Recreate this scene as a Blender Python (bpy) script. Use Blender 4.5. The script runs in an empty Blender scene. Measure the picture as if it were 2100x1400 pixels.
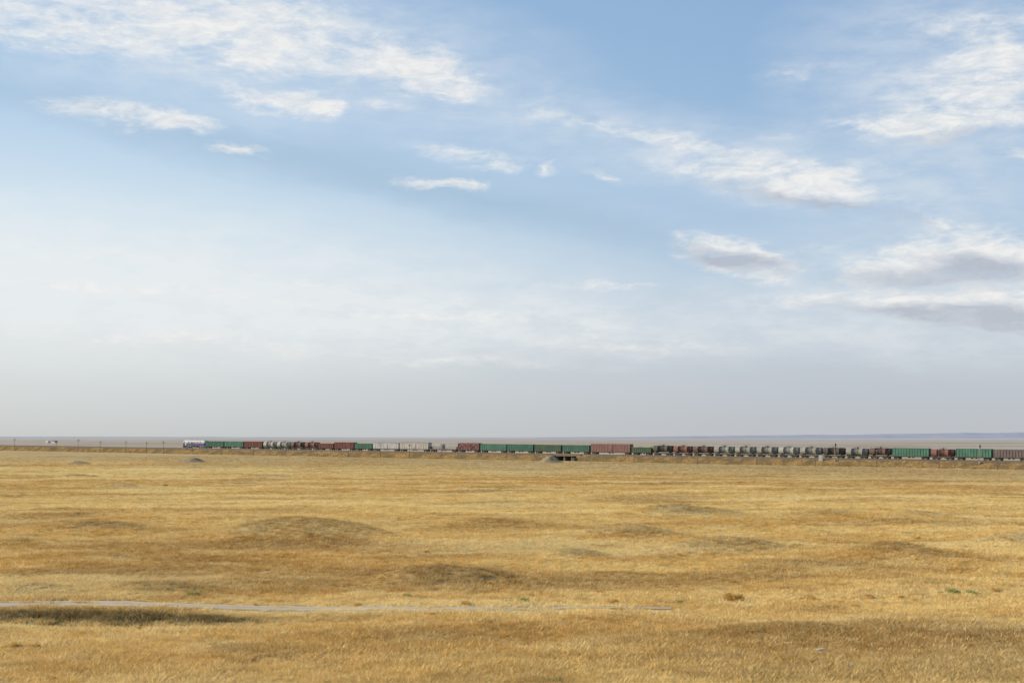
import bpy, bmesh, math, random
import numpy as np
from mathutils import Vector, Matrix
random.seed(7); rng=np.random.default_rng(7)
scene=bpy.context.scene
COL=scene.collection
F=2917.0; CAMZ=12.0
PITCH=math.atan((896.5-700)/F)
def lin(c):
    out=[]
    for v in c[:3]:
        v/=255.0
        out.append(v/12.92 if v<=0.04045 else ((v+0.055)/1.055)**2.4)
    return (out[0],out[1],out[2],1.0)
def pxdir(px,py):
    a=px-1050; b=700-py
    return Vector((a,F*math.cos(PITCH)-b*math.sin(PITCH),F*math.sin(PITCH)+b*math.cos(PITCH)))
def pxground(px,py,z=0.0):
    d=pxdir(px,py); t=(z-CAMZ)/d.z
    return d.x*t,d.y*t
def pxang(px,py):
    d=pxdir(px,py)
    return math.atan2(d.x,d.y),math.atan2(d.z,math.hypot(d.x,d.y))

# ---------------------------------------------------------------- camera
cam=bpy.data.cameras.new("camera"); camo=bpy.data.objects.new("camera",cam); COL.objects.link(camo)
camo.location=(0,0,CAMZ); camo.rotation_euler=(math.pi/2+PITCH,0,0)
cam.lens=50; cam.sensor_width=36; cam.clip_start=0.5; cam.clip_end=200000
scene.camera=camo
scene.view_settings.view_transform='Standard'; scene.view_settings.look='None'; scene.view_settings.exposure=0

# ---------------------------------------------------------------- sun
SUN_EL=math.radians(27); sh=Vector((-0.985,0.10)).normalized()
sdir=Vector((sh.x*math.cos(SUN_EL),sh.y*math.cos(SUN_EL),math.sin(SUN_EL)))
sl=bpy.data.lights.new("sun",'SUN'); sl.energy=5.0; sl.angle=math.radians(0.5); sl.color=(1.0,0.91,0.76)
so=bpy.data.objects.new("sun",sl); COL.objects.link(so)
so.rotation_euler=sdir.to_track_quat('Z','Y').to_euler(); so.location=(-50,0,80)

# ---------------------------------------------------------------- node helper
class N:
    def __init__(s,tree): s.t=tree; s.n=tree.nodes; s.l=tree.links
    def node(s,typ,**kw):
        n=s.n.new(typ)
        for k,v in kw.items(): setattr(n,k,v)
        return n
    def set(s,sock,v):
        if isinstance(v,bpy.types.NodeSocket): s.l.new(v,sock)
        elif v is not None: sock.default_value=v
    def math(s,op,a,b=None,c=None,clamp=False):
        n=s.node('ShaderNodeMath',operation=op); n.use_clamp=clamp
        s.set(n.inputs[0],a)
        if b is not None: s.set(n.inputs[1],b)
        if c is not None: s.set(n.inputs[2],c)
        return n.outputs[0]
    def vmath(s,op,a,b=None):
        n=s.node('ShaderNodeVectorMath',operation=op)
        s.set(n.inputs[0],a)
        if b is not None: s.set(n.inputs[1],b)
        return n.outputs['Value'] if op in('LENGTH','DOT_PRODUCT') else n.outputs[0]
    def mr(s,v,a,b,c=0.0,d=1.0,smooth=True):
        n=s.node('ShaderNodeMapRange'); n.interpolation_type='SMOOTHSTEP' if smooth else 'LINEAR'
        if smooth: n.clamp=False
        s.set(n.inputs[0],v)
        for i,x in enumerate((a,b,c,d)): n.inputs[i+1].default_value=x
        return n.outputs[0]
    def mix(s,f,a,b,blend='MIX'):
        n=s.node('ShaderNodeMix',data_type='RGBA',blend_type=blend)
        s.set(n.inputs[0],f); s.set(n.inputs[6],a); s.set(n.inputs[7],b)
        return n.outputs[2]
    def mapping(s,v,loc=(0,0,0),rot=(0,0,0),scl=(1,1,1),typ='POINT'):
        n=s.node('ShaderNodeMapping',vector_type=typ)
        s.set(n.inputs[0],v); n.inputs[1].default_value=loc; n.inputs[2].default_value=rot; n.inputs[3].default_value=scl
        return n.outputs[0]
    def noise(s,v,scale,detail=3,rough=0.55,dist=0.0,color=False):
        n=s.node('ShaderNodeTexNoise')
        s.set(n.inputs['Vector'],v); n.inputs['Scale'].default_value=scale; n.inputs['Detail'].default_value=detail
        n.inputs['Roughness'].default_value=rough; n.inputs['Distortion'].default_value=dist
        return n.outputs['Color'] if color else n.outputs['Fac']
    def ramp(s,f,stops,interp='LINEAR'):
        n=s.node('ShaderNodeValToRGB'); n.color_ramp.interpolation=interp
        el=n.color_ramp.elements
        while len(el)<len(stops): el.new(0.5)
        for e,(p,c) in zip(el,stops): e.position=p; e.color=c
        s.set(n.inputs[0],f); return n.outputs[0]

# ---------------------------------------------------------------- world
world=bpy.data.worlds.new("World"); scene.world=world; world.use_nodes=True
wt=world.node_tree; wt.nodes.clear(); w=N(wt)
tc=w.node('ShaderNodeTexCoord'); sep=w.node('ShaderNodeSeparateXYZ'); w.l.new(tc.outputs['Generated'],sep.inputs[0])
X,Y,Z=sep.outputs
az=w.math('ARCTAN2',X,Y)
hz=w.math('SQRT',w.math('ADD',w.math('MULTIPLY',X,X),w.math('MULTIPLY',Y,Y)))
elv=w.math('ARCTAN2',Z,hz)
comb=w.node('ShaderNodeCombineXYZ'); w.l.new(az,comb.inputs[0]); w.l.new(elv,comb.inputs[1]); V=comb.outputs[0]
def E(py): return pxang(1050,py)[1]
def ramp_py(stops):
    top=1.2
    st=[(0.0,lin(stops[0][1]))]
    for py,c in stops: st.append((max(0.0,E(py))/top,lin(c)))
    st.append((1.0,lin((95,135,190))))
    return w.ramp(w.math('DIVIDE',elv,top,clamp=True),st)
left=ramp_py([(895,(206,209,208)),(850,(212,216,216)),(750,(223,228,229)),(650,(231,236,238)),(560,(231,240,245)),(450,(216,233,244)),(300,(193,217,239)),(150,(173,203,232)),(0,(160,193,227))])
right=ramp_py([(895,(194,198,203)),(850,(194,199,206)),(780,(195,203,212)),(700,(196,208,221)),(550,(184,206,227)),(400,(168,197,226)),(200,(153,186,221)),(0,(146,179,217))])
f=w.mr(az,pxang(-100,700)[0],pxang(1900,700)[0],0,1)
base=w.mix(f,left,right)
wn=w.noise(w.mapping(V,scl=(16,44,1)),1.0,4,0.6,0.0,color=True)
wsub=w.vmath('SUBTRACT',wn,(0.5,0.5,0.5))
wv=w.vmath('ADD',V,w.vmath('MULTIPLY',wsub,(0.055,0.021,0)))
def blobs(lst,vec,outer=1.5,gain=1.35):
    acc=None
    for (cx,cy,rx,ry,rot,amp) in lst:
        a,e=pxang(cx,cy)
        g=w.node('ShaderNodeTexGradient',gradient_type='SPHERICAL'); tm=g.texture_mapping; tm.vector_type='TEXTURE'
        tm.translation=(a,e,0); tm.rotation=(0,0,math.radians(-rot)); tm.scale=(rx/F*outer,ry/F*outer,1.0)
        w.l.new(vec,g.inputs[0])
        acc=w.math('MULTIPLY_ADD',g.outputs['Fac'],amp*gain,acc if acc is not None else 0.0)
    return acc
clouds=[(330,45,430,90,2,.75),(60,40,200,60,0,.35),(570,75,200,62,8,.5),(500,135,80,22,0,.4),
 (860,140,115,48,15,1.15),(905,180,60,24,0,.5),(790,215,60,12,5,.6),(525,205,80,20,8,1.15),(648,220,64,22,12,1.6),
 (250,235,150,24,5,.95),(360,250,60,18,10,.5),(490,304,62,12,6,1.2),
 (907,376,85,10,2,1.6),(960,318,120,18,8,.8),(990,345,60,8,4,.8),(1130,348,20,11,0,1.0),(1240,362,28,11,20,.8),
 (1200,255,150,11,13,.6),(1350,280,150,14,14,.5),(1500,312,150,18,12,.5),(1040,188,120,16,18,.3),
 (1560,365,200,38,9,1.0),(1700,402,120,36,15,1.05),(1730,345,80,22,10,.6),
 (1475,508,90,30,8,1.6),(1560,548,90,24,12,1.5),(1630,152,85,16,-3,.55),
 (1990,60,140,48,8,.6),(1960,190,140,66,-5,.7),(2080,150,110,80,0,.6),(1830,264,130,24,5,1.0),(2010,250,140,40,0,.6),
 (2090,320,34,8,0,1.2),(1840,552,110,34,0,1.6),(2020,515,130,48,8,1.25),(2090,560,110,38,0,.9),(1880,455,60,12,8,.7),
 (1900,622,200,26,4,1.0),(2050,650,170,44,4,1.2),(1700,625,230,18,3,.55),(1670,510,60,10,0,.5),(1600,282,50,10,0,.4),
 (250,591,220,10,1,.8),(640,583,50,6,0,.9),(350,697,280,22,2,.75),(850,642,400,12,4,.75),(1280,585,170,8,2,.7),
 (1250,705,240,20,3,.7),(950,740,320,14,2,.55),(150,520,220,24,0,.4)]
cm=w.math('MINIMUM',blobs(clouds,wv,gain=1.25),1.3)
fb=w.noise(w.mapping(V,rot=(0,0,math.radians(8)),scl=(24,70,1)),1.0,5,0.62,0.0)
fb2=w.noise(w.mapping(wv,rot=(0,0,math.radians(-6)),scl=(75,200,1)),1.0,4,0.62,0.0)
fbm=w.math('ADD',w.math('MULTIPLY',fb,0.62),w.math('MULTIPLY',fb2,0.38))
k=w.math('MULTIPLY',w.math('SUBTRACT',fbm,0.5),4.0)
dens=w.math('ADD',cm,w.math('MULTIPLY',k,w.math('MINIMUM',w.math('MULTIPLY',cm,1.6),1.0)))
dens=w.mr(dens,0.0,1.65)
dens=w.math('MULTIPLY',dens,0.92)
veil=blobs([(230,575,720,125,3,.75),(700,660,800,50,3,.3),(1400,650,700,60,3,.25),(450,60,560,130,8,.55),(1980,170,280,170,5,.5),(1500,330,440,66,11,.42),(1960,590,340,120,4,.42)],wv,1.6)
veil=w.math('MULTIPLY',veil,w.mr(fb,0.3,0.7,0.45,1.15))
band=blobs([(300,262,480,36,13,.34),(1000,412,500,38,13,.42)],wv,1.6)
base=w.mix(band,base,lin((158,188,214)))
base=w.mix(w.math('MINIMUM',veil,0.8),base,lin((238,242,244)))
shade=blobs([(1740,432,130,18,12,1.0),(1520,388,120,14,8,.5),(1510,532,110,18,12,.9),(1900,575,170,20,3,.7),(2040,548,120,22,5,.95),(2050,670,210,34,4,1.1),(1850,648,180,20,4,.8),(2020,285,160,16,0,.6),(1120,720,400,25,3,.35),(350,720,300,15,2,.3)],wv)
shade=w.math('ADD',shade,w.mr(fb2,0.35,0.65,0.22,0.0))
ccol=w.mix(w.math('MINIMUM',shade,1.0),lin((249,248,245)),lin((184,190,203)))
ccol=w.mix(w.mr(elv,0.0,E(560),0.35,0.0),ccol,lin((226,227,226)))
skyc=w.mix(dens,base,ccol)
sky=w.node('ShaderNodeTexSky',sky_type='NISHITA'); sky.sun_disc=False; sky.sun_elevation=SUN_EL
sky.sun_rotation=math.atan2(sh.x,sh.y); sky.air_density=1.0; sky.dust_density=2.0
b1=w.node('ShaderNodeBackground'); w.l.new(sky.outputs[0],b1.inputs[0]); b1.inputs[1].default_value=0.09
b2=w.node('ShaderNodeBackground'); w.l.new(skyc,b2.inputs[0]); b2.inputs[1].default_value=1.0
ms=w.node('ShaderNodeMixShader'); ms.inputs[0].default_value=0.92
w.l.new(b1.outputs[0],ms.inputs[1]); w.l.new(b2.outputs[0],ms.inputs[2])
wo=w.node('ShaderNodeOutputWorld'); w.l.new(ms.outputs[0],wo.inputs[0])

# ---------------------------------------------------------------- track line
uA=(440-1050)/2925; YA=800.0; uB=(1870-1050)/2925; YB=569.0
A=Vector((uA*YA,YA)); B=Vector((uB*YB,YB)); T=(B-A).normalized(); NR=Vector((-T.y,T.x))
if NR.y<0: NR=-NR
ZA=12-22.5*YA/F; ZB=12-44.5*YB/F; SL=(ZB-ZA)/(B-A).length
def zt(s):
    s=np.clip(s,-260,520); return ZA+SL*s
def s_of(px):
    u=(px-1050)/2925; return (u*A.y-A.x)/(T.x-u*T.y)
def tp(s,d,z=0.0):
    p=A+T*s+NR*d; return Vector((p.x,p.y,float(zt(s))+z))
ROTZ=math.atan2(T.y,T.x)

# ---------------------------------------------------------------- noise (numpy)
_tab=rng.random((512,512))
def vnoise(x,y):
    xi=np.floor(x).astype(int); yi=np.floor(y).astype(int); fx=x-xi; fy=y-yi
    fx=fx*fx*(3-2*fx); fy=fy*fy*(3-2*fy)
    a=_tab[xi%512,yi%512]; b=_tab[(xi+1)%512,yi%512]; c=_tab[xi%512,(yi+1)%512]; d=_tab[(xi+1)%512,(yi+1)%512]
    return (a*(1-fx)+b*fx)*(1-fy)+(c*(1-fx)+d*fx)*fy-0.5
def fbmn(x,y,o=4):
    r=0; a=1
    for i in range(o): r=r+a*vnoise(x*2**i+17.3*i,y*2**i+5.1*i); a*=0.5
    return r
def sst(a,b,x):
    t=np.clip((x-a)/(b-a),0,1); return t*t*(3-2*t)

# ---------------------------------------------------------------- ground
mounds=[]
for (px,py,wd,hp) in [(620,1100,380,46),(700,1092,160,14),(1370,1058,180,28),(1480,1058,170,12),(1500,1122,390,32),(900,1198,340,44),(1010,1190,140,16),(1830,1134,240,28),(1190,1134,150,15),
    (2090,1110,180,28),(150,980,110,9),(540,980,170,9),(1300,1094,220,18),(1000,1074,260,15),(240,997,150,11),(200,1082,260,14),(1700,1058,260,10),(1900,1060,150,10),
    (300,1216,260,18),(60,1213,180,12),(1560,1165,260,10),(1250,1180,120,9),(1830,985,260,4),(60,1118,160,10),(1620,1310,380,20),(1330,1330,200,12),(420,960,200,4),(160,948,80,6),(520,1345,300,12),(1900,1200,260,12)]:
    gx,gy=pxground(px,py)
    sc=F/gy
    mounds.append((gx,gy,wd/sc/2.5,max(wd/sc/3.2,hp/sc*2.2),hp/sc*0.85))
def mound_f(x,y):
    h=np.zeros_like(x); m=np.zeros_like(x)
    jx=fbmn(x/9+3,y/9)*3.0; jy=fbmn(x/9+40,y/9+9)*3.0
    for (gx,gy,rx,ry,hh) in mounds:
        e=np.exp(-(((x-gx+jx)/rx)**2+((y-gy+jy)/ry)**2)); h+=hh*e; m=np.maximum(m,e*min(1.0,0.4+hh/1.7))
    return h,m
def gh(x,y,full=False):
    x=np.asarray(x,float); y=np.asarray(y,float)
    rx=x-A.x; ry=y-A.y
    s=rx*T.x+ry*T.y; d=rx*NR.x+ry*NR.y
    z=sst(-350,-16,d)*(zt(s)-3.1)
    far=sst(15,1200,d); z=z*(1-far)+far*2.5
    near=1-sst(-260,-60,d)
    z=z+near*(fbmn(x/45,y/45,3)*0.65+fbmn(x/14+9,y/14,3)*0.45)+fbmn(x/4,y/4,2)*0.08*(1-sst(300,700,y))
    z=z+sst(100,2500,d)*fbmn(x/900,y/900,3)*3.5
    mh,mm=mound_f(x,y); z=z+mh
    u=x/np.maximum(y,1)
    fade=1-sst((300-1050)/F,(860-1050)/F,u)
    yc=94.6-1.0*sst(-40,0,x)+fbmn(x/7,x*0,3)*1.4
    wv_=0.85+0.5*fbmn(x/4+8,x*0+3,3)
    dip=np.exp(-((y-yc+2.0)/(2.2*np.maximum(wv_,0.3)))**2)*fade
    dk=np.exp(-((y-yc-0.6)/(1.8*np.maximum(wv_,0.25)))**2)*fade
    z=z-0.65*dip
    if full: return z,mm,dk,s,d
    return z
def gz(x,y): return float(gh(np.array([x]),np.array([y]))[0])

ang=np.concatenate([np.linspace(-180,-32,40,endpoint=False),np.linspace(-32,32,470),np.linspace(32,180,40)[1:]])
ang=np.radians(ang)
dist=np.concatenate([[0.5,10,25,40],np.geomspace(50,500,560),np.geomspace(500,1300,160)[1:],np.geomspace(1300,80000,110)[1:]])
AA,DD=np.meshgrid(ang,dist)
gx=np.sin(AA)*DD; gy=np.cos(AA)*DD
sh_=gx.shape
z,mm,dk,ss,dd=gh(gx.ravel(),gy.ravel(),True)
nr,nc=sh_
verts=np.stack([gx.ravel(),gy.ravel(),z],1)
i=np.arange(nr-1)[:,None]*nc+np.arange(nc-1)[None,:]
quads=np.stack([i,i+1,i+nc+1,i+nc],-1).reshape(-1,4)[:,::-1]
def fastmesh(name,verts,quads):
    me=bpy.data.meshes.new(name)
    me.vertices.add(len(verts)); me.vertices.foreach_set('co',np.asarray(verts,np.float32).ravel())
    k=quads.shape[1]
    me.loops.add(quads.size); me.loops.foreach_set('vertex_index',quads.astype(np.int32).ravel())
    me.polygons.add(len(quads)); me.polygons.foreach_set('loop_start',np.arange(len(quads),dtype=np.int32)*k)
    me.polygons.foreach_set('loop_total',np.full(len(quads),k,dtype=np.int32))
    me.update(calc_edges=True); me.validate(); return me
gm=fastmesh("ground",verts,quads)
gm.polygons.foreach_set('use_smooth',np.ones(len(gm.polygons),bool))
def tones(x,y,mnd,bnk,d):
    """straw colour of the steppe as a function of the place (numpy)"""
    def L(c,t,c2): t=np.clip(t,0,1)[:,None]; return c*(1-t)+np.array(c2)[None,:]*t
    n0=fbmn(x/150+3.1,y/80+7.7,3); n1=fbmn(x/34+11,y/17+4,4); n2=fbmn(x/5.5+2,y/4.0,3); n3=fbmn(x/1.2,y/1.0,2)
    n5=fbmn(x/42+21,y/9+14,4)
    c=np.tile(np.array([0.69,0.41,0.11]),(len(x),1))
    c=L(c,sst(-0.4,0.3,0.6*n1+0.6*n0),(0.87,0.635,0.245))
    c=L(c,sst(0.0,0.5,n2)*0.75,(0.90,0.69,0.31))
    c=L(c,sst(0.15,0.6,-n2)*0.5,(0.52,0.31,0.10))
    c=L(c,sst(0.12,0.55,-n1)*0.65,(0.48,0.31,0.12))
    c=L(c,sst(0.08,0.45,n5)*0.65,(0.94,0.76,0.37))
    c=L(c,sst(0.12,0.5,-n5)*0.5,(0.50,0.32,0.12))
    c=L(c,sst(0.15,0.5,n3)*0.35,(0.46,0.29,0.09))
    c=L(c,sst(0.12,0.8,mnd+0.35*n2+0.25*n3)*0.52,(0.41,0.265,0.105))
    c=L(c,sst(0.2,0.8,bnk+0.2*n3)*0.8,(0.17,0.12,0.05))  # bank face: brown grass, with the slope's shade painted in darker
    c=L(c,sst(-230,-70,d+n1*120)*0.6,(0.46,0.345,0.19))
    return c
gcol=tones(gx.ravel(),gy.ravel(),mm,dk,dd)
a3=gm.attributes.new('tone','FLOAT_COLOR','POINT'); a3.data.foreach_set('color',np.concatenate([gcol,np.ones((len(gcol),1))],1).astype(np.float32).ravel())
ground=bpy.data.objects.new("ground",gm); COL.objects.link(ground); ground["kind"]="structure"
ground["label"]="dry golden grass steppe with low mounds"; 

def dperp_of(nt,P):
    sp=nt.node('ShaderNodeSeparateXYZ'); nt.l.new(P,sp.inputs[0])
    return nt.math('ADD',nt.math('MULTIPLY',nt.math('SUBTRACT',sp.outputs[0],A.x),NR.x),nt.math('MULTIPLY',nt.math('SUBTRACT',sp.outputs[1],A.y),NR.y))
def mat_ground():
    m=bpy.data.materials.new("steppe_ground"); m.use_nodes=True; m.node_tree.nodes.clear(); nt=N(m.node_tree)
    P=nt.node('ShaderNodeNewGeometry').outputs['Position']
    fl=nt.mapping(P,scl=(1,1,0))
    c=nt.node('ShaderNodeAttribute',attribute_name='tone').outputs['Color']
    n3=nt.noise(fl,1.3,4,0.65); n4=nt.noise(fl,6.0,3,0.7)
    c=nt.mix(nt.mr(n4,0.40,0.65,0.12,0.55),c,(0.30,0.19,0.07,1))
    dperp=dperp_of(nt,P)
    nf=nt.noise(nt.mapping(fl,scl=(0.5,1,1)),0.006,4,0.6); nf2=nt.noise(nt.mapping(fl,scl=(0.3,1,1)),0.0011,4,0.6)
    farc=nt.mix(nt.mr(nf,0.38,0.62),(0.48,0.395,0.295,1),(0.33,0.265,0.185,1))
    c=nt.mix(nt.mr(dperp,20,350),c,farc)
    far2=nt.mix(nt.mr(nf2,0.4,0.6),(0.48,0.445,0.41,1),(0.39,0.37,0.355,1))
    c=nt.mix(nt.mr(dperp,400,7000,0,1),c,far2)  # aerial haze painted into the base colour, growing beyond the railway
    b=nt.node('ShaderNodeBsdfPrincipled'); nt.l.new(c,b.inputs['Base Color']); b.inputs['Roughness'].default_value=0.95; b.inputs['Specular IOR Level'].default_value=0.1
    bump=nt.node('ShaderNodeBump'); bump.inputs['Strength'].default_value=0.9; bump.inputs['Distance'].default_value=0.25
    hb=nt.math('ADD',n4,nt.math('MULTIPLY',n3,1.5)); nt.l.new(hb,bump.inputs['Height']); nt.l.new(bump.outputs[0],b.inputs['Normal'])
    o=nt.node('ShaderNodeOutputMaterial'); nt.l.new(b.outputs[0],o.inputs[0]); return m
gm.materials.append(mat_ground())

def mat_grass():
    m=bpy.data.materials.new("dry_grass"); m.use_nodes=True; m.node_tree.nodes.clear(); nt=N(m.node_tree)
    c=nt.node('ShaderNodeAttribute',attribute_name='tuft_color',attribute_type='INSTANCER').outputs['Color']
    b=nt.node('ShaderNodeBsdfDiffuse'); nt.l.new(c,b.inputs[0])
    tr=nt.node('ShaderNodeBsdfTranslucent'); nt.l.new(c,tr.inputs[0])
    mx=nt.node('ShaderNodeMixShader'); mx.inputs[0].default_value=0.32; nt.l.new(b.outputs[0],mx.inputs[1]); nt.l.new(tr.outputs[0],mx.inputs[2])
    o=nt.node('ShaderNodeOutputMaterial'); nt.l.new(mx.outputs[0],o.inputs[0]); return m
MG=mat_grass()

# ---------------------------------------------------------------- dirt track
road=[(-250,1240,3.2),(-100,1239,3.2),(0,1239,3.2),(80,1237,3.2),(180,1237,3.0),(290,1240,2.7),(400,1244,2.4),(520,1247,2.1),(650,1248,1.9),(800,1249,1.7),(950,1249,1.5),(1100,1249,1.3),(1250,1248,1.0),(1400,1247,0.7)]
rp=[]
for (px,py,wd) in road:
    x_,y_=pxground(px,py,0.0)
    for _ in range(3): z_=gz(x_,y_); x_,y_=pxground(px,py,z_)
    rp.append((x_,y_,wd))
rp=np.array(rp); tt=np.linspace(0,len(rp)-1,420)
rx_=np.interp(tt,np.arange(len(rp)),rp[:,0]); ry_=np.interp(tt,np.arange(len(rp)),rp[:,1]); rw=np.interp(tt,np.arange(len(rp)),rp[:,2])
kern=np.ones(41)/41
def smooth(a): return np.convolve(np.pad(a,20,mode='edge'),kern,'valid')
rx_,ry_,rw=smooth(rx_),smooth(ry_),smooth(rw)
NCR=13; rv=[]
for j in range(len(rx_)):
    jl=fbmn(np.array([j/6.0]),np.array([1.0]))[0]*0.5; jr=fbmn(np.array([j/6.0]),np.array([7.0]))[0]*0.5
    for q in np.linspace(-0.5,0.5,NCR):
        rv.append((rx_[j],ry_[j]+q*(rw[j]+(jl if q<0 else jr)),q))
rv=np.array(rv); rz=gh(rv[:,0],rv[:,1])+0.09-0.08*(np.abs(rv[:,2])>0.45)
road_y=lambda x:np.interp(x,rx_,ry_); road_w=lambda x:np.interp(x,rx_,rw,left=rw[0],right=0)
ii=np.arange(len(rx_)-1)[:,None]*NCR+np.arange(NCR-1)[None,:]
rq=np.stack([ii,ii+NCR,ii+NCR+1,ii+1],-1).reshape(-1,4)[:,::-1]
rm=fastmesh("dirt_track",np.stack([rv[:,0],rv[:,1],rz],1),rq[:,::-1]); rm.polygons.foreach_set('use_smooth',np.ones(len(rm.polygons),bool))
aq=rm.attributes.new('q','FLOAT','POINT'); aq.data.foreach_set('value',rv[:,2].astype(np.float32))
def simple_mat(name,c1,c2,scale=2.0,rough=0.9,bump=0.3,detail=5,c3=None,spec=0.2,metal=0.0,coord='Position'):
    m=bpy.data.materials.new(name); m.use_nodes=True; m.node_tree.nodes.clear(); nt=N(m.node_tree)
    P=nt.node('ShaderNodeNewGeometry').outputs['Position']
    n=nt.noise(P,scale,detail,0.6); c=nt.mix(nt.mr(n,0.35,0.65),c1,c2)
    if c3: c=nt.mix(nt.mr(nt.noise(P,scale*0.31,4,0.6),0.5,0.72,0,0.8),c,c3)
    b=nt.node('ShaderNodeBsdfPrincipled'); nt.l.new(c,b.inputs['Base Color']); b.inputs['Roughness'].default_value=rough
    b.inputs['Specular IOR Level'].default_value=spec; b.inputs['Metallic'].default_value=metal
    if bump:
        bp=nt.node('ShaderNodeBump'); bp.inputs['Strength'].default_value=bump; bp.inputs['Distance'].default_value=0.1; nt.l.new(n,bp.inputs['Height']); nt.l.new(bp.outputs[0],b.inputs['Normal'])
    o=nt.node('ShaderNodeOutputMaterial'); nt.l.new(b.outputs[0],o.inputs[0]); return m
def mat_road():
    m=bpy.data.materials.new("dusty_track"); m.use_nodes=True; m.node_tree.nodes.clear(); nt=N(m.node_tree)
    P=nt.node('ShaderNodeNewGeometry').outputs['Position']
    n2=nt.noise(P,0.22,4,0.6); n3=nt.noise(P,1.3,4,0.65); n4=nt.noise(P,6.0,3,0.7)
    c=nt.mix(n3,(0.60,0.41,0.16,1),(0.46,0.31,0.12,1))
    q=nt.math('ABSOLUTE',nt.node('ShaderNodeAttribute',attribute_name='q').outputs['Fac'])
    qj=nt.math('ADD',q,nt.math('MULTIPLY',nt.math('SUBTRACT',n3,0.5),0.4))
    rut=nt.math('MULTIPLY',nt.mr(qj,0.02,0.14),nt.mr(qj,0.50,0.36))
    rut=nt.math('MULTIPLY',rut,nt.mr(n2,0.35,0.5,0.65,1.0))
    c=nt.mix(rut,c,nt.mix(n4,(0.46,0.38,0.28,1),(0.58,0.49,0.38,1)))
    b=nt.node('ShaderNodeBsdfDiffuse'); nt.l.new(c,b.inputs[0])
    o=nt.node('ShaderNodeOutputMaterial'); nt.l.new(b.outputs[0],o.inputs[0]); return m
rm.materials.append(mat_road())
ro=bpy.data.objects.new("dirt_track",rm); COL.objects.link(ro); ro["kind"]="structure"

# ---------------------------------------------------------------- grass (stuff)
tv=[];tf=[];tid=[]
NV=6
for v in range(NV):
    nb=22
    for b in range(nb):
        a=random.uniform(0,6.283); r=random.uniform(0,0.30); bx,by=math.cos(a)*r,math.sin(a)*r
        h=random.uniform(0.12,0.30)*(1.2 if v==5 else 1); lean=random.uniform(0.10,0.32); la=a+random.uniform(-1.2,1.2)
        lx,ly=math.cos(la)*lean,math.sin(la)*lean
        wa=random.uniform(0,3.14); wd=random.uniform(0.008,0.018); wx,wy=math.cos(wa)*wd,math.sin(wa)*wd
        k0=len(tv)
        tv+= [(bx-wx,by-wy,-0.05),(bx+wx,by+wy,-0.05),(bx+lx*0.45+wx*0.9,by+ly*0.45+wy*0.9,h*0.6),(bx+lx*0.45-wx*0.9,by+ly*0.45-wy*0.9,h*0.6),(bx+lx,by+ly,h)]
        tf+= [(k0,k0+1,k0+2,k0+3),(k0+3,k0+2,k0+4)]; tid+=[v]*5
def scatter(n,d0,d1):
    u=rng.random(n)
    d=d0*(d1/d0)**(u**1.15)
    a=rng.uniform(math.radians(-22),math.radians(22),n)
    return np.sin(a)*d,np.cos(a)*d,d
x_,y_,d_=scatter(260000,58,760)
keep=(fbmn(x_/2.2,y_/2.2,3)+0.4*fbmn(x_/12,y_/12,2)>-0.42)|(rng.random(len(x_))<0.45)
ry0=road_y(x_); rw0=road_w(x_); q=y_-ry0
onroad=(q<rw0*0.5)&(q>-rw0*0.5-1.5*(rw0>0))&(x_<rx_[-1])&((np.abs(q)>0.08*rw0)|(rng.random(len(x_))<0.8))&(rng.random(len(x_))<0.95)
dbank=(x_-A.x)*NR.x+(y_-A.y)*NR.y
keep&=~onroad; keep&=dbank<-14
x_,y_,d_=x_[keep],y_[keep],d_[keep]
z_,mnd,bnk,_s,_d=gh(x_,y_,True)
n=len(x_)
nt0=len(tv)
allv=np.concatenate([np.array(tv,np.float32),np.stack([x_,y_,z_],1).astype(np.float32)])
gme=bpy.data.meshes.new("grass"); gme.from_pydata(allv.tolist(),[],tf); gme.update()
def addattr(name,typ,arr,fld='value'):
    a=gme.attributes.new(name,typ,'POINT'); a.data.foreach_set(fld,arr.ravel())
N_=len(allv)
ist=np.zeros(N_,bool); ist[:nt0]=True; addattr('is_tuft','BOOLEAN',ist)
ida=np.zeros(N_,np.int32); ida[:nt0]=tid; ida[nt0:]=rng.integers(0,NV,n); addattr('tuft_kind','INT',ida)
rot=np.zeros((N_,3),np.float32); rot[nt0:,2]=rng.uniform(0,6.283,n); rot[nt0:,0]=rng.normal(0,0.1,n); addattr('tuft_rot','FLOAT_VECTOR',rot,'vector')
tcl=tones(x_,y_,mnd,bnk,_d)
rr_=rng.random(n)
tcl=tcl*(1-0.30*np.clip(1-rr_/0.35,0,1))[:,None]; up=0.55*np.clip((rr_-0.65)/0.3,0,1)[:,None]*(1-0.6*np.maximum(mnd,bnk))[:,None]; tcl=tcl*(1-up)+np.array([0.94,0.77,0.41])[None,:]*up
tcl=np.clip(tcl*1.04,0,0.96)
tca=np.ones((N_,3),np.float32); tca[nt0:]=tcl; addattr('tuft_color','FLOAT_VECTOR',tca,'vector')
sc=np.ones((N_,3),np.float32); patch=1+0.7*fbmn(x_/6+50,y_/6,3)
s0=rng.uniform(0.6,1.2,n)*np.clip(patch,0.6,1.5)*(1-0.2*mnd)
wid=s0*(1.2+1.4*sst(80,600,d_)); sc[nt0:,0]=wid; sc[nt0:,1]=wid; sc[nt0:,2]=s0*(1-0.25*sst(100,400,d_)); addattr('tuft_scale','FLOAT_VECTOR',sc,'vector')
gme.materials.append(MG)
go=bpy.data.objects.new("grass",gme); COL.objects.link(go); go["kind"]="stuff"; go["label"]="dry golden steppe grass tufts"
ng=bpy.data.node_groups.new("grass_scatter",'GeometryNodeTree')
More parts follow.
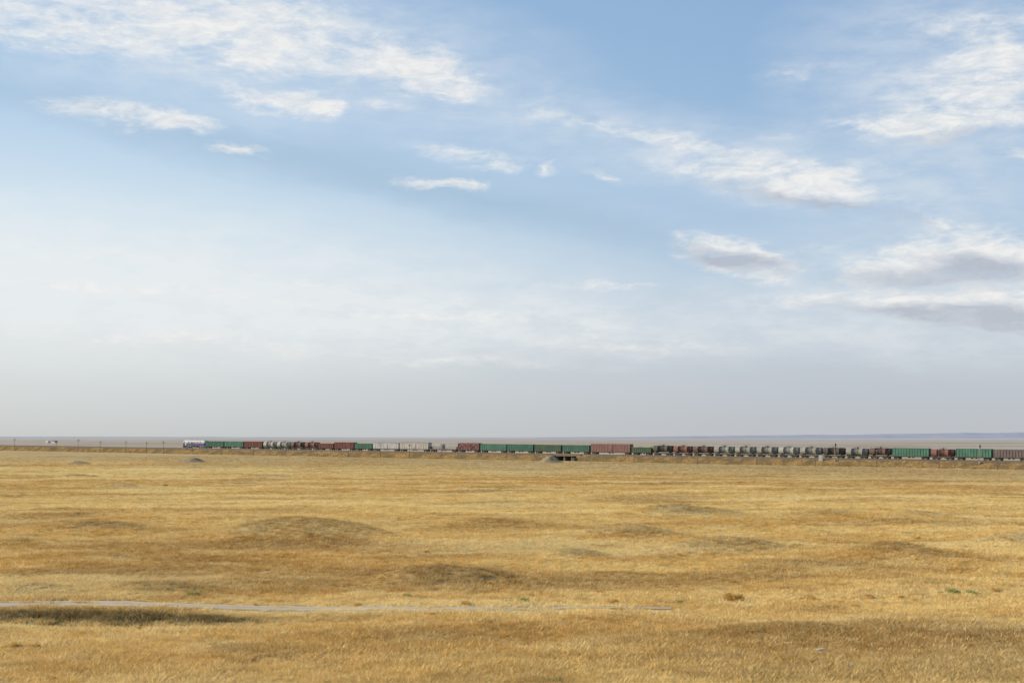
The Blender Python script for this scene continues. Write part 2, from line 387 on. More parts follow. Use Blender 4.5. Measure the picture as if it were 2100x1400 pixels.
ng.interface.new_socket("Geometry",in_out='INPUT',socket_type='NodeSocketGeometry'); ng.interface.new_socket("Geometry",in_out='OUTPUT',socket_type='NodeSocketGeometry')
gi=ng.nodes.new('NodeGroupInput'); gout=ng.nodes.new('NodeGroupOutput')
def named(nm,dt):
    q=ng.nodes.new('GeometryNodeInputNamedAttribute'); q.data_type=dt; q.inputs['Name'].default_value=nm
    return [o for o in q.outputs if o.enabled and o.name=='Attribute'][0]
sg=ng.nodes.new('GeometryNodeSeparateGeometry'); sg.domain='POINT'
ng.links.new(gi.outputs[0],sg.inputs[0]); ng.links.new(named('is_tuft','BOOLEAN'),sg.inputs['Selection'])
sp=ng.nodes.new('GeometryNodeSplitToInstances'); sp.domain='POINT'
ng.links.new(sg.outputs[0],sp.inputs[0]); ng.links.new(named('tuft_kind','INT'),sp.inputs['Group ID'])
ip=ng.nodes.new('GeometryNodeInstanceOnPoints'); ip.inputs['Pick Instance'].default_value=True
ng.links.new(sg.outputs[1],ip.inputs['Points']); ng.links.new(sp.outputs[0],ip.inputs['Instance'])
ng.links.new(named('tuft_kind','INT'),ip.inputs['Instance Index'])
e2r=ng.nodes.new('FunctionNodeEulerToRotation'); ng.links.new(named('tuft_rot','FLOAT_VECTOR'),e2r.inputs[0]); ng.links.new(e2r.outputs[0],ip.inputs['Rotation'])
ng.links.new(named('tuft_scale','FLOAT_VECTOR'),ip.inputs['Scale'])
ng.links.new(ip.outputs[0],gout.inputs[0])
md=go.modifiers.new("scatter",'NODES'); md.node_group=ng

# ---------------------------------------------------------------- mesh helpers
class MB:
    def __init__(s): s.bm=bmesh.new()
    def box(s,x0,x1,y0,y1,z0,z1,mi=0):
        vs=[s.bm.verts.new(p) for p in [(x0,y0,z0),(x1,y0,z0),(x1,y1,z0),(x0,y1,z0),(x0,y0,z1),(x1,y0,z1),(x1,y1,z1),(x0,y1,z1)]]
        for f in [(0,3,2,1),(4,5,6,7),(0,1,5,4),(1,2,6,5),(2,3,7,6),(3,0,4,7)]:
            q=s.bm.faces.new([vs[i] for i in f]); q.material_index=mi
        return s
    def bar(s,p,q,w,mi=0):
        p=Vector(p);q=Vector(q);d=(q-p).normalized(); up=Vector((0,1,0)) if abs(d.y)<0.9 else Vector((0,0,1))
        a=d.cross(up).normalized()*w/2; b=d.cross(a).normalized()*w/2
        v=[s.bm.verts.new(r+e) for r in (p,q) for e in (a+b,-a+b,-a-b,a-b)]
        for f in [(0,1,2,3),(7,6,5,4),(0,4,5,1),(1,5,6,2),(2,6,7,3),(3,7,4,0)]:
            qf=s.bm.faces.new([v[i] for i in f]); qf.material_index=mi
        return s
    def cyl(s,p,q,r0,r1=None,seg=16,mi=0,cap=True,smooth=True):
        if r1 is None: r1=r0
        p=Vector(p);q=Vector(q);d=(q-p).normalized(); up=Vector((0,0,1)) if abs(d.z)<0.9 else Vector((1,0,0))
        a=d.cross(up).normalized(); b=d.cross(a).normalized(); R=[]
        for c,r in((p,r0),(q,r1)):
            R.append([s.bm.verts.new(c+(a*math.cos(2*math.pi*i/seg)+b*math.sin(2*math.pi*i/seg))*r) for i in range(seg)])
        for i in range(seg):
            f=s.bm.faces.new([R[0][i],R[0][(i+1)%seg],R[1][(i+1)%seg],R[1][i]]); f.material_index=mi; f.smooth=smooth
        if cap:
            f=s.bm.faces.new(R[0][::-1]); f.material_index=mi; f=s.bm.faces.new(R[1]); f.material_index=mi
        return s
    def lathe_x(s,prof,yc,zc,seg=24,mi=0):
        rings=[]
        for (x,r) in prof:
            if r<1e-4: rings.append([s.bm.verts.new((x,yc,zc))])
            else: rings.append([s.bm.verts.new((x,yc+math.sin(2*math.pi*i/seg)*r,zc+math.cos(2*math.pi*i/seg)*r)) for i in range(seg)])
        for a,b in zip(rings[:-1],rings[1:]):
            for i in range(seg):
                j=(i+1)%seg
                if len(a)==1: f=s.bm.faces.new([a[0],b[j],b[i]])
                elif len(b)==1: f=s.bm.faces.new([a[i],a[j],b[0]])
                else: f=s.bm.faces.new([a[i],a[j],b[j],b[i]])
                f.smooth=True; f.material_index=mi
        return s
    def prism(s,prof,x0,x1,mi=0):
        a=[s.bm.verts.new((x0,y,z)) for y,z in prof]; b=[s.bm.verts.new((x1,y,z)) for y,z in prof]; n=len(prof)
        for i in range(n):
            f=s.bm.faces.new([a[i],b[i],b[(i+1)%n],a[(i+1)%n]]); f.material_index=mi
        s.bm.faces.new(a[::-1]).material_index=mi; s.bm.faces.new(b).material_index=mi
        return s
    def prism_y(s,prof,y0,y1,mi=0):
        a=[s.bm.verts.new((x,y0,z)) for x,z in prof]; b=[s.bm.verts.new((x,y1,z)) for x,z in prof]; n=len(prof)
        for i in range(n):
            f=s.bm.faces.new([a[i],a[(i+1)%n],b[(i+1)%n],b[i]]); f.material_index=mi
        s.bm.faces.new(a[::-1]).material_index=mi; s.bm.faces.new(b).material_index=mi
        return s
    def mesh(s,name,mats):
        bmesh.ops.recalc_face_normals(s.bm,faces=s.bm.faces)
        me=bpy.data.meshes.new(name); s.bm.to_mesh(me); s.bm.free()
        for m in mats: me.materials.append(m)
        return me
def obj(name,me,parent=None,loc=(0,0,0),rot=(0,0,0)):
    o=bpy.data.objects.new(name,me); COL.objects.link(o); o.location=loc; o.rotation_euler=rot
    if parent is not None: o.parent=parent
    return o
def paint(name,c,dirt=(0.16,0.12,0.08,1),amt=0.55):
    m=bpy.data.materials.new(name); m.use_nodes=True; m.node_tree.nodes.clear(); nt=N(m.node_tree)
    tcd=nt.node('ShaderNodeTexCoord').outputs['Object']
    P=nt.node('ShaderNodeNewGeometry').outputs['Position']
    n=nt.noise(P,0.45,5,0.65); n2=nt.noise(nt.mapping(P,scl=(1,1,0.25)),2.2,4,0.65)
    c_=nt.mix(nt.mr(n2,0.42,0.7,0,amt),c,dirt)
    c_=nt.mix(nt.mr(n,0.4,0.7,0,amt*0.8),c_,tuple(min(1,v*1.5+0.03) for v in c[:3])+(1,))
    spz=nt.node('ShaderNodeSeparateXYZ'); nt.l.new(tcd,spz.inputs[0])
    c_=nt.mix(nt.mr(spz.outputs[2],2.0,0.9,0,0.45),c_,dirt)
    b=nt.node('ShaderNodeBsdfPrincipled'); nt.l.new(c_,b.inputs['Base Color']); b.inputs['Roughness'].default_value=0.75; b.inputs['Specular IOR Level'].default_value=0.2
    o=nt.node('ShaderNodeOutputMaterial'); nt.l.new(b.outputs[0],o.inputs[0]); return m
GREEN=paint("weathered_green_paint",(0.05,0.155,0.10,1)); GREEN2=paint("faded_green_paint",(0.075,0.195,0.13,1)); OLIVE=paint("olive_green_paint",(0.065,0.12,0.065,1))
RED=paint("rust_red_paint",(0.17,0.055,0.045,1)); MAROON=paint("faded_maroon_paint",(0.22,0.11,0.09,1),amt=0.35); GREY=paint("light_grey_paint",(0.46,0.44,0.40,1),amt=0.4)
BEIGE=paint("beige_grey_paint",(0.44,0.40,0.34,1),amt=0.4); TGREY=paint("grey_tank_paint",(0.19,0.18,0.15,1),amt=0.6); TWHITE=paint("pale_tank_paint",(0.26,0.255,0.22,1),amt=0.5)
DARK=paint("oil_stained_black_paint",(0.045,0.037,0.033,1),amt=0.6); BROWN=paint("dark_brown_paint",(0.085,0.05,0.04,1),amt=0.5); TRED=paint("red_brown_tank_paint",(0.14,0.055,0.043,1))
GBROWN=paint("grey_brown_paint",(0.17,0.13,0.12,1)); STEEL=paint("dirty_underframe_steel",(0.04,0.034,0.028,1),amt=0.6); UGREEN=paint("dark_green_frame_paint",(0.025,0.07,0.045,1))
ROOFG=paint("dull_grey_roof_paint",(0.24,0.22,0.20,1),amt=0.4); BRACE=paint("faded_pink_brace_paint",(0.33,0.22,0.19,1),amt=0.4)
WHITE=paint("white_paint",(0.58,0.58,0.57,1),amt=0.3); BLUE=paint("blue_paint",(0.05,0.10,0.25,1),amt=0.3); SRED=paint("red_stripe_paint",(0.38,0.06,0.05,1),amt=0.3)
GLASS=simple_mat("dark_glass",(0.02,0.025,0.03,1),(0.03,0.035,0.04,1),rough=0.15,bump=0,spec=0.6)
YEL=paint("ochre_load",(0.42,0.33,0.14,1)); WOOD=simple_mat("weathered_wood",(0.14,0.11,0.08,1),(0.22,0.175,0.125,1),scale=3)
CONC=simple_mat("weathered_concrete",(0.22,0.18,0.13,1),(0.14,0.115,0.08,1),scale=1.5)

def bogie_mesh(axles=2):
    m=MB(); pitch=0.925 if axles==2 else 1.05
    xs=[-pitch,pitch] if axles==2 else [-1.85,0,1.85]
    for x in xs:
        for y in (-0.79,0.79): m.cyl((x,y-0.065,0.475),(x,y+0.065,0.475),0.475,seg=18); 
        m.cyl((x,-1.0,0.475),(x,1.0,0.475),0.085,seg=8)
    for y in (-1.02,1.02):
        e=xs[-1]
        m.prism_y([(-e-0.25,0.40),(-e-0.25,0.62),(-0.5,0.80),(0.5,0.80),(e+0.25,0.62),(e+0.25,0.40),(e-0.25,0.40),(0.45,0.25),(-0.45,0.25),(-e+0.25,0.40)],y-0.07,y+0.07)
    m.box(-0.22,0.22,-0.94,0.94,0.5,0.86)
    return m.mesh("bogie",[STEEL])
BOG=bogie_mesh(2); BOG3=bogie_mesh(3)
GROUP="rolling stock of the long freight train"
def wagon(name,L,label,cat="train wagon",frame=STEEL,tank=False):
    root=bpy.data.objects.new(name,None); COL.objects.link(root); root.empty_display_size=1
    root["label"]=label; root["category"]=cat; root["group"]=GROUP
    h=L/2-0.45
    m=MB(); m.box(-h,h,-0.25,0.25,0.87,1.17); 
    for x in (-h,h): m.box(x-0.12,x+0.12,-1.45,1.45,0.95,1.2)
    for x in (-h-0.52,h+0.13): m.box(x,x+0.39,-0.14,0.14,0.88,1.16)
    for y in (-1.42,1.36): m.box(-h+0.13,h-0.13,y,y+0.06,0.85 if frame is not STEEL else 1.0,1.16)
    for x in np.linspace(-h*0.55,h*0.55,4): m.box(x-0.06,x+0.06,-1.35,1.35,1.02,1.12)
    m.cyl((-1.2,-0.55,0.72),(-0.3,-0.55,0.72),0.18,seg=10); m.box(0.5,1.3,-0.75,-0.4,0.55,0.86)
    obj("underframe",m.mesh("underframe",[frame]),root)
    for x in (-h+1.75,h-1.75): obj("bogie",BOG,root,(x,0,0))
    return root,h
def gondola(L,H,mat,label,load=None,rib=1.15):
    r,h=wagon("gondola_wagon",L,label)
    m=MB(); z0=1.21
    for y in (-1.43,1.37): m.box(-h,h,y,y+0.06,z0,H)
    for x in (-h,h-0.06): m.box(x,x+0.06,-1.37,1.37,z0,H)
    m.box(-h+0.06,h-0.06,-1.37,1.37,z0,z0+0.05)
    for (ya,yb) in ((-1.53,-1.431),(1.431,1.53)):
        m.box(-h-0.03,h+0.03,ya,yb,H-0.14,H+0.03); m.box(-h-0.03,h+0.03,ya,yb,z0-0.02,z0+0.16)
        k=max(6,int(round(2*h/rib)))
        for i in range(k+1):
            x=-h+0.07+(2*h-0.14)*i/k; m.box(x-0.09,x+0.09,ya-0.04 if ya<0 else ya,yb if ya<0 else yb+0.04,z0+0.161,H-0.141)
    for xs in (-1,1):
        for zz in (1.9,2.6,H-0.5): 
            x=xs*(h+0.001); m.box(min(x,x+xs*0.07),max(x,x+xs*0.07),-1.36,1.36,zz,zz+0.13)
    obj("body",m.mesh("gondola_body",[mat]),r)
    if load:
        m=MB()
        for i in range(7):
            x=-h+0.5+(2*h-1.6)*i/6; hh=random.uniform(0.0,0.35); m.prism([(-1.3,H-0.4),(1.3,H-0.4),(0.7,H+hh),(-0.7,H+hh*0.8)],x,x+ (2*h-1.6)/6+0.2)
        lo=obj("load",m.mesh("load",[load]),r)
    return r
def boxwagon(L,H,mat,label,brace=None,roofm=None):
    r,h=wagon("box_wagon",L,label)
    m=MB(); z0=1.21; He=H-0.45
    m.box(-h,h,-1.40,1.40,z0,He)
    for (ya,yb) in ((-1.48,-1.401),(1.401,1.48)):
        m.box(-h-0.02,h+0.02,ya,yb,z0-0.02,z0+0.14); m.box(-h-0.02,h+0.02,ya,yb,He-0.12,He)
        k=int(round(2*h/1.6)); k+=k%2
        for i in range(k+1):
            x=-h+0.06+(2*h-0.12)*i/k
            if abs(x)<1.05 : continue
            m.box(x-0.05,x+0.05,ya,yb,z0+0.141,He-0.121)
    obj("body",m.mesh("box_body",[mat]),r)
    m=MB(); pr=[(1.5*math.cos(a),He+0.002+0.43*math.sin(a)) for a in np.linspace(0,math.pi,13)]
    m.prism(pr,-h-0.06,h+0.06)
    for x in np.linspace(-h*0.6,h*0.6,4): m.box(x-0.25,x+0.25,-0.25,0.25,H-0.1,H+0.06)
    obj("roof",m.mesh("box_roof",[roofm or mat]),r)
    for y0,y1 in ((-1.53,-1.402),(1.402,1.53)):
        m=MB(); m.box(-1.0,1.0,y0,y1,z0+0.15,He-0.13)
        for zz in (2.0,2.7): m.box(-0.95,0.95,y0-0.03 if y0<0 else y0,y1 if y0<0 else y1+0.03,zz,zz+0.08)
        obj("door",m.mesh("door",[mat]),r)
    if brace:
        for ya in (-1.56,1.56):
            m=MB(); 
            for (xa,xb) in ((-h+0.1,-h/2-0.3),(-h/2-0.3,-1.05),(1.05,h/2+0.3),(h/2+0.3,h-0.1)):
                m.bar((xa,ya,z0+0.2 if (xa in(-h+0.1,1.05)) else He-0.15),(xb,ya,He-0.15 if (xa in(-h+0.1,1.05)) else z0+0.2),0.2)
            for x in (-h+0.1,-h/2-0.3,-1.05,1.05,h/2+0.3,h-0.1): m.bar((x,ya-0.01*(1 if ya>0 else -1),z0+0.15),(x,ya-0.01*(1 if ya>0 else -1),He-0.12),0.13)
            for zz in(z0+0.19,He-0.16): m.bar((-h+0.1,ya+0.02*(1 if ya>0 else -1),zz),(h-0.1,ya+0.02*(1 if ya>0 else -1),zz),0.1)
            obj("diagonal_bracing",m.mesh("bracing",[brace]),r)
    return r
def tank(L,mat,label,R=1.5,H=4.1,stain=None,frame=STEEL):
    r,h=wagon("tank_wagon",L,label,frame=frame)
    zc=H-R; e=h+0.2
    m=MB(); prof=[(-e,0)]+[(-e+0.22*(1-math.cos(a)),R*math.sin(a)) for a in np.linspace(0.25,math.pi/2,6)]
    prof+= [(-e*0.5,R),(-e*0.5,R+0.02),(-e*0.5+0.1,R+0.02),(-e*0.5+0.1,R),(e*0.5-0.1,R),(e*0.5-0.1,R+0.02),(e*0.5,R+0.02),(e*0.5,R)]
    prof+= [(e-0.22*(1-math.cos(a)),R*math.sin(a)) for a in np.linspace(math.pi/2,0.25,6)]+[(e,0)]
    m.lathe_x(prof,0,zc,28)
    obj("tank",m.mesh("tank",[mat]),r)
    m=MB(); m.cyl((0,0,H-0.1),(0,0,H+0.32),0.34,seg=14); m.cyl((0,0,H+0.32),(0,0,H+0.42),0.40,seg=14)
    m.cyl((-0.9,0,H-0.08),(-0.9,0,H+0.2),0.12,seg=8)
    obj("dome",m.mesh("dome",[stain or mat]),r)
    m=MB()
    for y in (-0.75,0.55): m.box(-1.4,1.4,y,y+0.2,H-0.12,H-0.07)
    for y in (-0.85,0.8):
        m.box(-1.4,1.4,y,y+0.04,H+0.55,H+0.6)
        for x in (-1.38,0,1.34): m.box(x,x+0.04,y,y+0.04,H-0.3,H+0.55)
    for ya in (-1.0,1.0):
        sgn=1 if ya>0 else -1
        for x in (0.25,0.65): m.bar((x,sgn*(R+0.12),1.0),(x,sgn*(R+0.1),zc+0.3),0.05); m.bar((x,sgn*(R+0.1),zc+0.3),(x,sgn*0.85,H),0.05)
        for zz in np.arange(1.2,zc+0.3,0.32): m.bar((0.25,sgn*(R+0.12),zz),(0.65,sgn*(R+0.12),zz),0.03)
    obj("ladder_and_walkway",m.mesh("ladder",[STEEL]),r)
    for x in (-e+1.6,e-1.6):
        m=MB(); m.prism([(-1.35,1.21),(1.35,1.21),(1.32,zc-0.75),(0.8,zc-R*0.86),(-0.8,zc-R*0.86),(-1.32,zc-0.75)],x-0.18,x+0.18)
        obj("saddle",m.mesh("saddle",[frame]),r)
    return r
def flat(L,mat,label):
    r,h=wagon("flat_wagon",L,label)
    m=MB(); m.box(-h,h,-1.40,1.40,1.21,1.38)
    for y0,y1 in((-1.5,-1.401),(1.401,1.5)):
        m.box(-h,h,y0,y1,1.05,1.45)
        k=8
        for i in range(k+1):
            x=-h+0.1+(2*h-0.2)*i/k; m.box(x-0.06,x+0.06,y0-0.04 if y0<0 else y1,y0 if y0<0 else y1+0.04,1.1,1.75)
    for x in (-h,h-0.06): m.box(x,x+0.06,-1.39,1.39,1.381,2.6)
    obj("deck",m.mesh("deck",[mat]),r); return r
def place(r,p0,p1):
    s0,s1=s_of(p0),s_of(p1); s=(s0+s1)/2
    r.location=tp(s,0,0); r.rotation_euler=(0,-math.atan(SL),ROTZ)
def Lof(p0,p1): return s_of(p1)-s_of(p0)

def loco(L):
    r=bpy.data.objects.new("locomotive",None); COL.objects.link(r); r["label"]="white, red and blue diesel locomotive pulling the freight train"; r["category"]="locomotive"; r["group"]=GROUP
    h=L/2-0.4
    m=MB()
    def band(z0,z1,mi,inset=0.0,n0=0,n1=0):
        m.prism_y([(-h+n0,z0),(h,z0),(h,z1),(-h+n1,z1)],-1.5+inset,1.5-inset,mi)
    band(1.35,2.6,0,0,0,0.0); band(2.601,2.95,1,0,0,0.02); band(2.951,3.85,2,0,0.02,0.45); 
    m.prism([(-1.5,3.851),(1.5,3.851),(1.35,4.2),(0.8,4.4),(-0.8,4.4),(-1.35,4.2)],-h+0.5,h-0.05,2)
    obj("body",m.mesh("loco_body",[BLUE,SRED,WHITE]),r)
    for x in np.linspace(-h*0.35,h*0.8,5):
        m=MB(); m.cyl((x,0,4.35),(x,0,4.62),0.6,seg=16); obj("roof_vent",m.mesh("roof_vent",[GREY]),r)
    m=MB(); m.cyl((-h*0.5,0.3,4.3),(-h*0.5,0.3,4.8),0.18,seg=10); obj("exhaust",m.mesh("exhaust",[GREY]),r)
    for y0,y1 in((-1.512,-1.501),(1.501,1.512)):
        m=MB(); m.box(-h+0.75,-h+1.5,y0,y1,3.05,3.7); obj("side_window",m.mesh("side_window",[GLASS]),r)
        for i in range(5):
            m=MB(); x=-h+4.2+i*(L-6.5)/5; m.box(x,x+(L-6.5)/5*0.5,y0,y1,3.1,3.6); obj("side_grille",m.mesh("side_grille",[GBROWN]),r)
        m=MB(); m.box(-h+2.0,-h+2.7,y0,y1,1.5,3.7); obj("cab_door",m.mesh("cab_door",[WHITE]),r)
    for y in (-1.2,0.15): 
        m=MB(); v=[m.bm.verts.new(p) for p in [(-h+0.04,y,3.05),(-h+0.04,y+1.05,3.05),(-h+0.34,y+1.05,3.72),(-h+0.34,y,3.72)]]; m.bm.faces.new(v)
        obj("windscreen",m.mesh("windscreen",[GLASS]),r)
    m=MB(); m.box(-h+0.1,h-0.1,-1.4,1.4,1.1,1.349); m.box(-1.8,1.8,-1.2,1.2,0.45,1.099); m.box(-h-0.45,-h+0.099,-0.15,0.15,0.9,1.2); m.box(h-0.099,h+0.4,-0.15,0.15,0.9,1.2)
    m.box(-h-0.05,-h+0.09,-1.3,1.3,0.3,1.34)
    obj("underframe",m.mesh("loco_frame",[STEEL]),r)
    for x in(-h+2.9,h-2.9): obj("bogie",BOG3,r,(x,0,0))
    for y in(-1.1,1.1): m=MB(); m.cyl((-h-0.06,y,1.9),(-h+0.02,y,1.9),0.13,seg=12); obj("headlight",m.mesh("headlight",[GLASS]),r)
    return r
r=loco(Lof(378,424)); place(r,378,424)
train=[(424,463,'g',GREEN,4.0,"weathered green open gondola wagon behind the locomotive"),(463,503,'g',GREEN2,4.0,"faded green ribbed gondola wagon on the track"),
(503,542,'g',RED,4.1,"rust red gondola wagon on the track"),(542,570,'t',TWHITE,4.1,"pale grey tank wagon on the track"),(570,598,'t',TWHITE,4.1,"pale grey tank wagon on the track"),
(598,627,'t',BROWN,4.1,"dark brown tank wagon on the track"),(627,655,'t',TRED,4.1,"red brown tank wagon on the track"),(655,688,'g',RED,3.5,"low rust red gondola wagon on the track"),
(688,730,'g',RED,4.2,"tall rust red gondola wagon on the track"),(730,767,'g',GREEN,3.7,"low green gondola wagon on the track"),(767,822,'b',GREY,4.5,"light grey covered wagon with rounded roof"),
(822,883,'b',BEIGE,4.7,"beige grey covered wagon with sliding door"),(883,941,'f',GBROWN,0,"long flat wagon carrying a pale container"),(941,987,'x',RED,4.6,"red box wagon with pale diagonal bracing"),
(987,1042,'g',GREEN2,4.2,"faded green ribbed gondola wagon on the track"),(1042,1098,'g',GREEN,4.2,"green ribbed gondola wagon on the track"),(1098,1155,'g',OLIVE,4.1,"dark olive gondola wagon on the track"),
(1155,1213,'g',GREEN,4.1,"green gondola wagon above the small bridge"),(1213,1297,'b',MAROON,4.9,"extra long faded maroon covered wagon"),(1297,1340,'l',OLIVE,3.5,"olive gondola wagon with ochre load"),
(1340,1382,'t',DARK,4.3,"oil stained black tank wagon"),(1382,1422,'t',TRED,4.2,"red brown tank wagon on the track"),(1422,1465,'t',BROWN,4.2,"dark brown tank wagon on the track"),
(1465,1508,'t',TGREY,4.25,"dusty grey tank wagon with ladder"),(1508,1552,'t',TGREY,4.25,"dusty grey tank wagon with ladder"),(1552,1597,'t',TGREY,4.25,"dusty grey tank wagon with ladder"),
(1597,1641,'t',TWHITE,4.25,"pale grey tank wagon on green frame"),(1641,1688,'t',TGREY,4.25,"dusty grey tank wagon with ladder"),(1688,1735,'t',DARK,4.2,"black tank wagon behind the signal mast"),
(1735,1783,'t',TGREY,4.1,"dusty grey tank wagon with ladder"),(1783,1830,'t',BROWN,4.3,"dark brown stained tank wagon"),(1830,1909,'g',GREEN2,4.4,"long green ribbed gondola wagon"),
(1909,1960,'t',TRED,4.1,"red brown tank wagon between green gondolas"),(1960,2037,'g',GREEN2,4.4,"long green ribbed gondola wagon"),(2037,2112,'g',GBROWN,4.2,"grey brown gondola wagon at the tail")]
for (p0,p1,k,mt,H,lab) in train:
    L=Lof(p0,p1)
    if k=='g': r=gondola(L,H,mt,lab)
    elif k=='l': r=gondola(L,H,mt,lab,load=YEL)
    elif k=='t': r=tank(L,mt,lab,R=1.46 if mt in(TGREY,TWHITE) else 1.42,H=H,stain=DARK if mt is TGREY else None,frame=UGREEN if mt in(TGREY,DARK,TWHITE) else STEEL)
    elif k=='b': r=boxwagon(L,H,mt,lab,roofm=ROOFG if mt in (GREY,BEIGE) else None)
    elif k=='x': r=boxwagon(L,H,mt,lab,brace=BRACE)
    elif k=='f':
        r=flat(L,mt,lab)
        m=MB(); m.box(-3.0,3.0,-1.2,1.2,0,2.5)
        for i in range(13): 
            x=-2.9+i*0.475
            for y0,y1 in((-1.25,-1.201),(1.201,1.25)): m.box(x,x+0.2,y0,y1,0.1,2.4)
        c=bpy.data.objects.new("shipping_container",None); COL.objects.link(c)
        obj("body",m.mesh("container_body",[GREY]),c)
        for y in (-1.15,0.02): m=MB(); m.box(3.001,3.05,y,y+1.13,0.1,2.4); obj("door",m.mesh("container_door",[GREY]),c)
        c["label"]="pale grey shipping container standing on the flat wagon"; c["category"]="container"
        place(c,886,914); c.location=tp(s_of(900),0,1.385)
    place(r,p0,p1)

# ---------------------------------------------------------------- embankment, ballast, rails
def mat_emb():
    m=bpy.data.materials.new("embankment_grass"); m.use_nodes=True; m.node_tree.nodes.clear(); nt=N(m.node_tree)
    P=nt.node('ShaderNodeNewGeometry').outputs['Position']
    n2=nt.noise(P,0.22,4,0.6); n3=nt.noise(P,1.3,4,0.65)
    c=nt.mix(nt.mr(n3,0.35,0.65),(0.42,0.25,0.09,1),(0.20,0.13,0.055,1))
    c=nt.mix(nt.mr(n2,0.40,0.60,0,0.8),c,(0.15,0.11,0.055,1))
    b=nt.node('ShaderNodeBsdfDiffuse'); nt.l.new(c,b.inputs[0])
    bp=nt.node('ShaderNodeBump'); bp.inputs['Distance'].default_value=0.6; nt.l.new(n3,bp.inputs['Height']); nt.l.new(bp.outputs[0],b.inputs['Normal'])
    o=nt.node('ShaderNodeOutputMaterial'); nt.l.new(b.outputs[0],o.inputs[0]); return m
BAL=simple_mat("grey_ballast",(0.14,0.12,0.10,1),(0.20,0.17,0.14,1),scale=4,c3=(0.11,0.09,0.07,1))
EMBM=mat_emb(); RAIL=simple_mat("rail_steel",(0.12,0.08,0.06,1),(0.20,0.15,0.12,1),rough=0.5,bump=0)
def strip(name,s0,s1,prof,mats,step=3.0,jit=0.0):
    ns=max(2,int((s1-s0)/step)); S=np.linspace(s0,s1,ns+1); vs=[];k=len(prof)
    for s in S:
        for j,(d,zz) in enumerate(prof):
            dj=0;zj=0
            if jit and 0<j<k-1: dj=fbmn(np.array([s/7.0]),np.array([j*3.3]))[0]*jit; zj=fbmn(np.array([s/5.0]),np.array([j*5.3+2]))[0]*jit*0.25
            p=tp(s,d+dj,zz+zj); vs.append(p[:])
    i=np.arange(ns)[:,None]*k+np.arange(k-1)[None,:]
    q=np.stack([i,i+1,i+k+1,i+k],-1).reshape(-1,4)
    me=fastmesh(name,np.array(vs),q[:,::-1]); 
    bm=bmesh.new(); bm.from_mesh(me); bm.verts.ensure_lookup_table()
    bm.faces.new([bm.verts[j] for j in range(k)]); bm.faces.new([bm.verts[ns*k+j] for j in range(k)][::-1])
    bmesh.ops.recalc_face_normals(bm,faces=bm.faces); bm.to_mesh(me); bm.free()
    for m in mats: me.materials.append(m)
    return me
B0,B1=s_of(1160),s_of(1206)
prof=[(-15,-3.9),(-11.5,-2.4),(-9.6,-1.2),(-8.3,-0.52),(-2.5,-0.50),(3.2,-0.52),(5,-1.5),(9,-3.9)]
for s0,s1 in((-2200,-400),(-400,B0),(B1,450),(450,1200)):
    o=obj("railway_embankment",strip("embankment",s0,s1,prof,[EMBM],step=2.5 if s0>-500 and s1<500 else 12,jit=1.2)); o["kind"]="structure"
bp_=[(-7.6,-0.56),(-6.6,-0.20),(1.5,-0.20),(2.3,-0.56)]
for s0,s1 in((-2200,B0-0.5),(B1+0.5,1200)):
    o=obj("ballast_bed",strip("ballast",s0,s1,bp_,[BAL],step=8)); o["kind"]="structure"
for dc in (0,-5.0):
    m=MB()
    for rr in(-0.79,0.79):
        ss_=np.linspace(-2200,1200,120)
        for a,b in zip(ss_[:-1],ss_[1:]):
            p,q=tp(a,dc+rr,-0.09),tp(b,dc+rr,-0.09); m.bar(p,q,0.15)
    for s in np.arange(-420,420,0.9):
        p,q=tp(s,dc-1.3,-0.21),tp(s,dc+1.3,-0.21); m.bar(p,q,0.2,1)
    o=obj("railway_track",m.mesh("railway_track",[RAIL,CONC])); o["kind"]="structure"
# small bridge
br=bpy.data.objects.new("railway_bridge",None); COL.objects.link(br); br["label"]="small concrete railway bridge over a dark opening"; br["category"]="bridge"
sm=(B0+B1)/2; br.location=tp(sm,-2.5,0); br.rotation_euler=(0,0,ROTZ); hl=(B1-B0)/2
m=MB(); m.box(-hl-1,hl+1,-5.6,5.0,-0.75,-0.25); m.box(-hl-1.2,hl+1.2,-5.8,-5.601,-0.9,0.0); m.box(-hl-1.2,hl+1.2,5.001,5.2,-0.9,0.0)
obj("deck",m.mesh("bridge_deck",[CONC]),br)
for x in(-hl/3,hl/3): m=MB(); m.box(x-0.4,x+0.4,-5.0,4.6,-4.5,-0.751); obj("pier",m.mesh("bridge_pier",[CONC]),br)
for sx in(-1,1):
    m=MB(); x=sx*(hl+0.4); m.box(x-0.9,x+0.9,-5.5,4.9,-4.5,-0.752); m.box(x-0.3 if sx<0 else x-0.2,x+0.2 if sx<0 else x+0.3,-10.5,-5.51,-4.5,-1.6)
    obj("abutment",m.mesh("abutment",[CONC]),br)

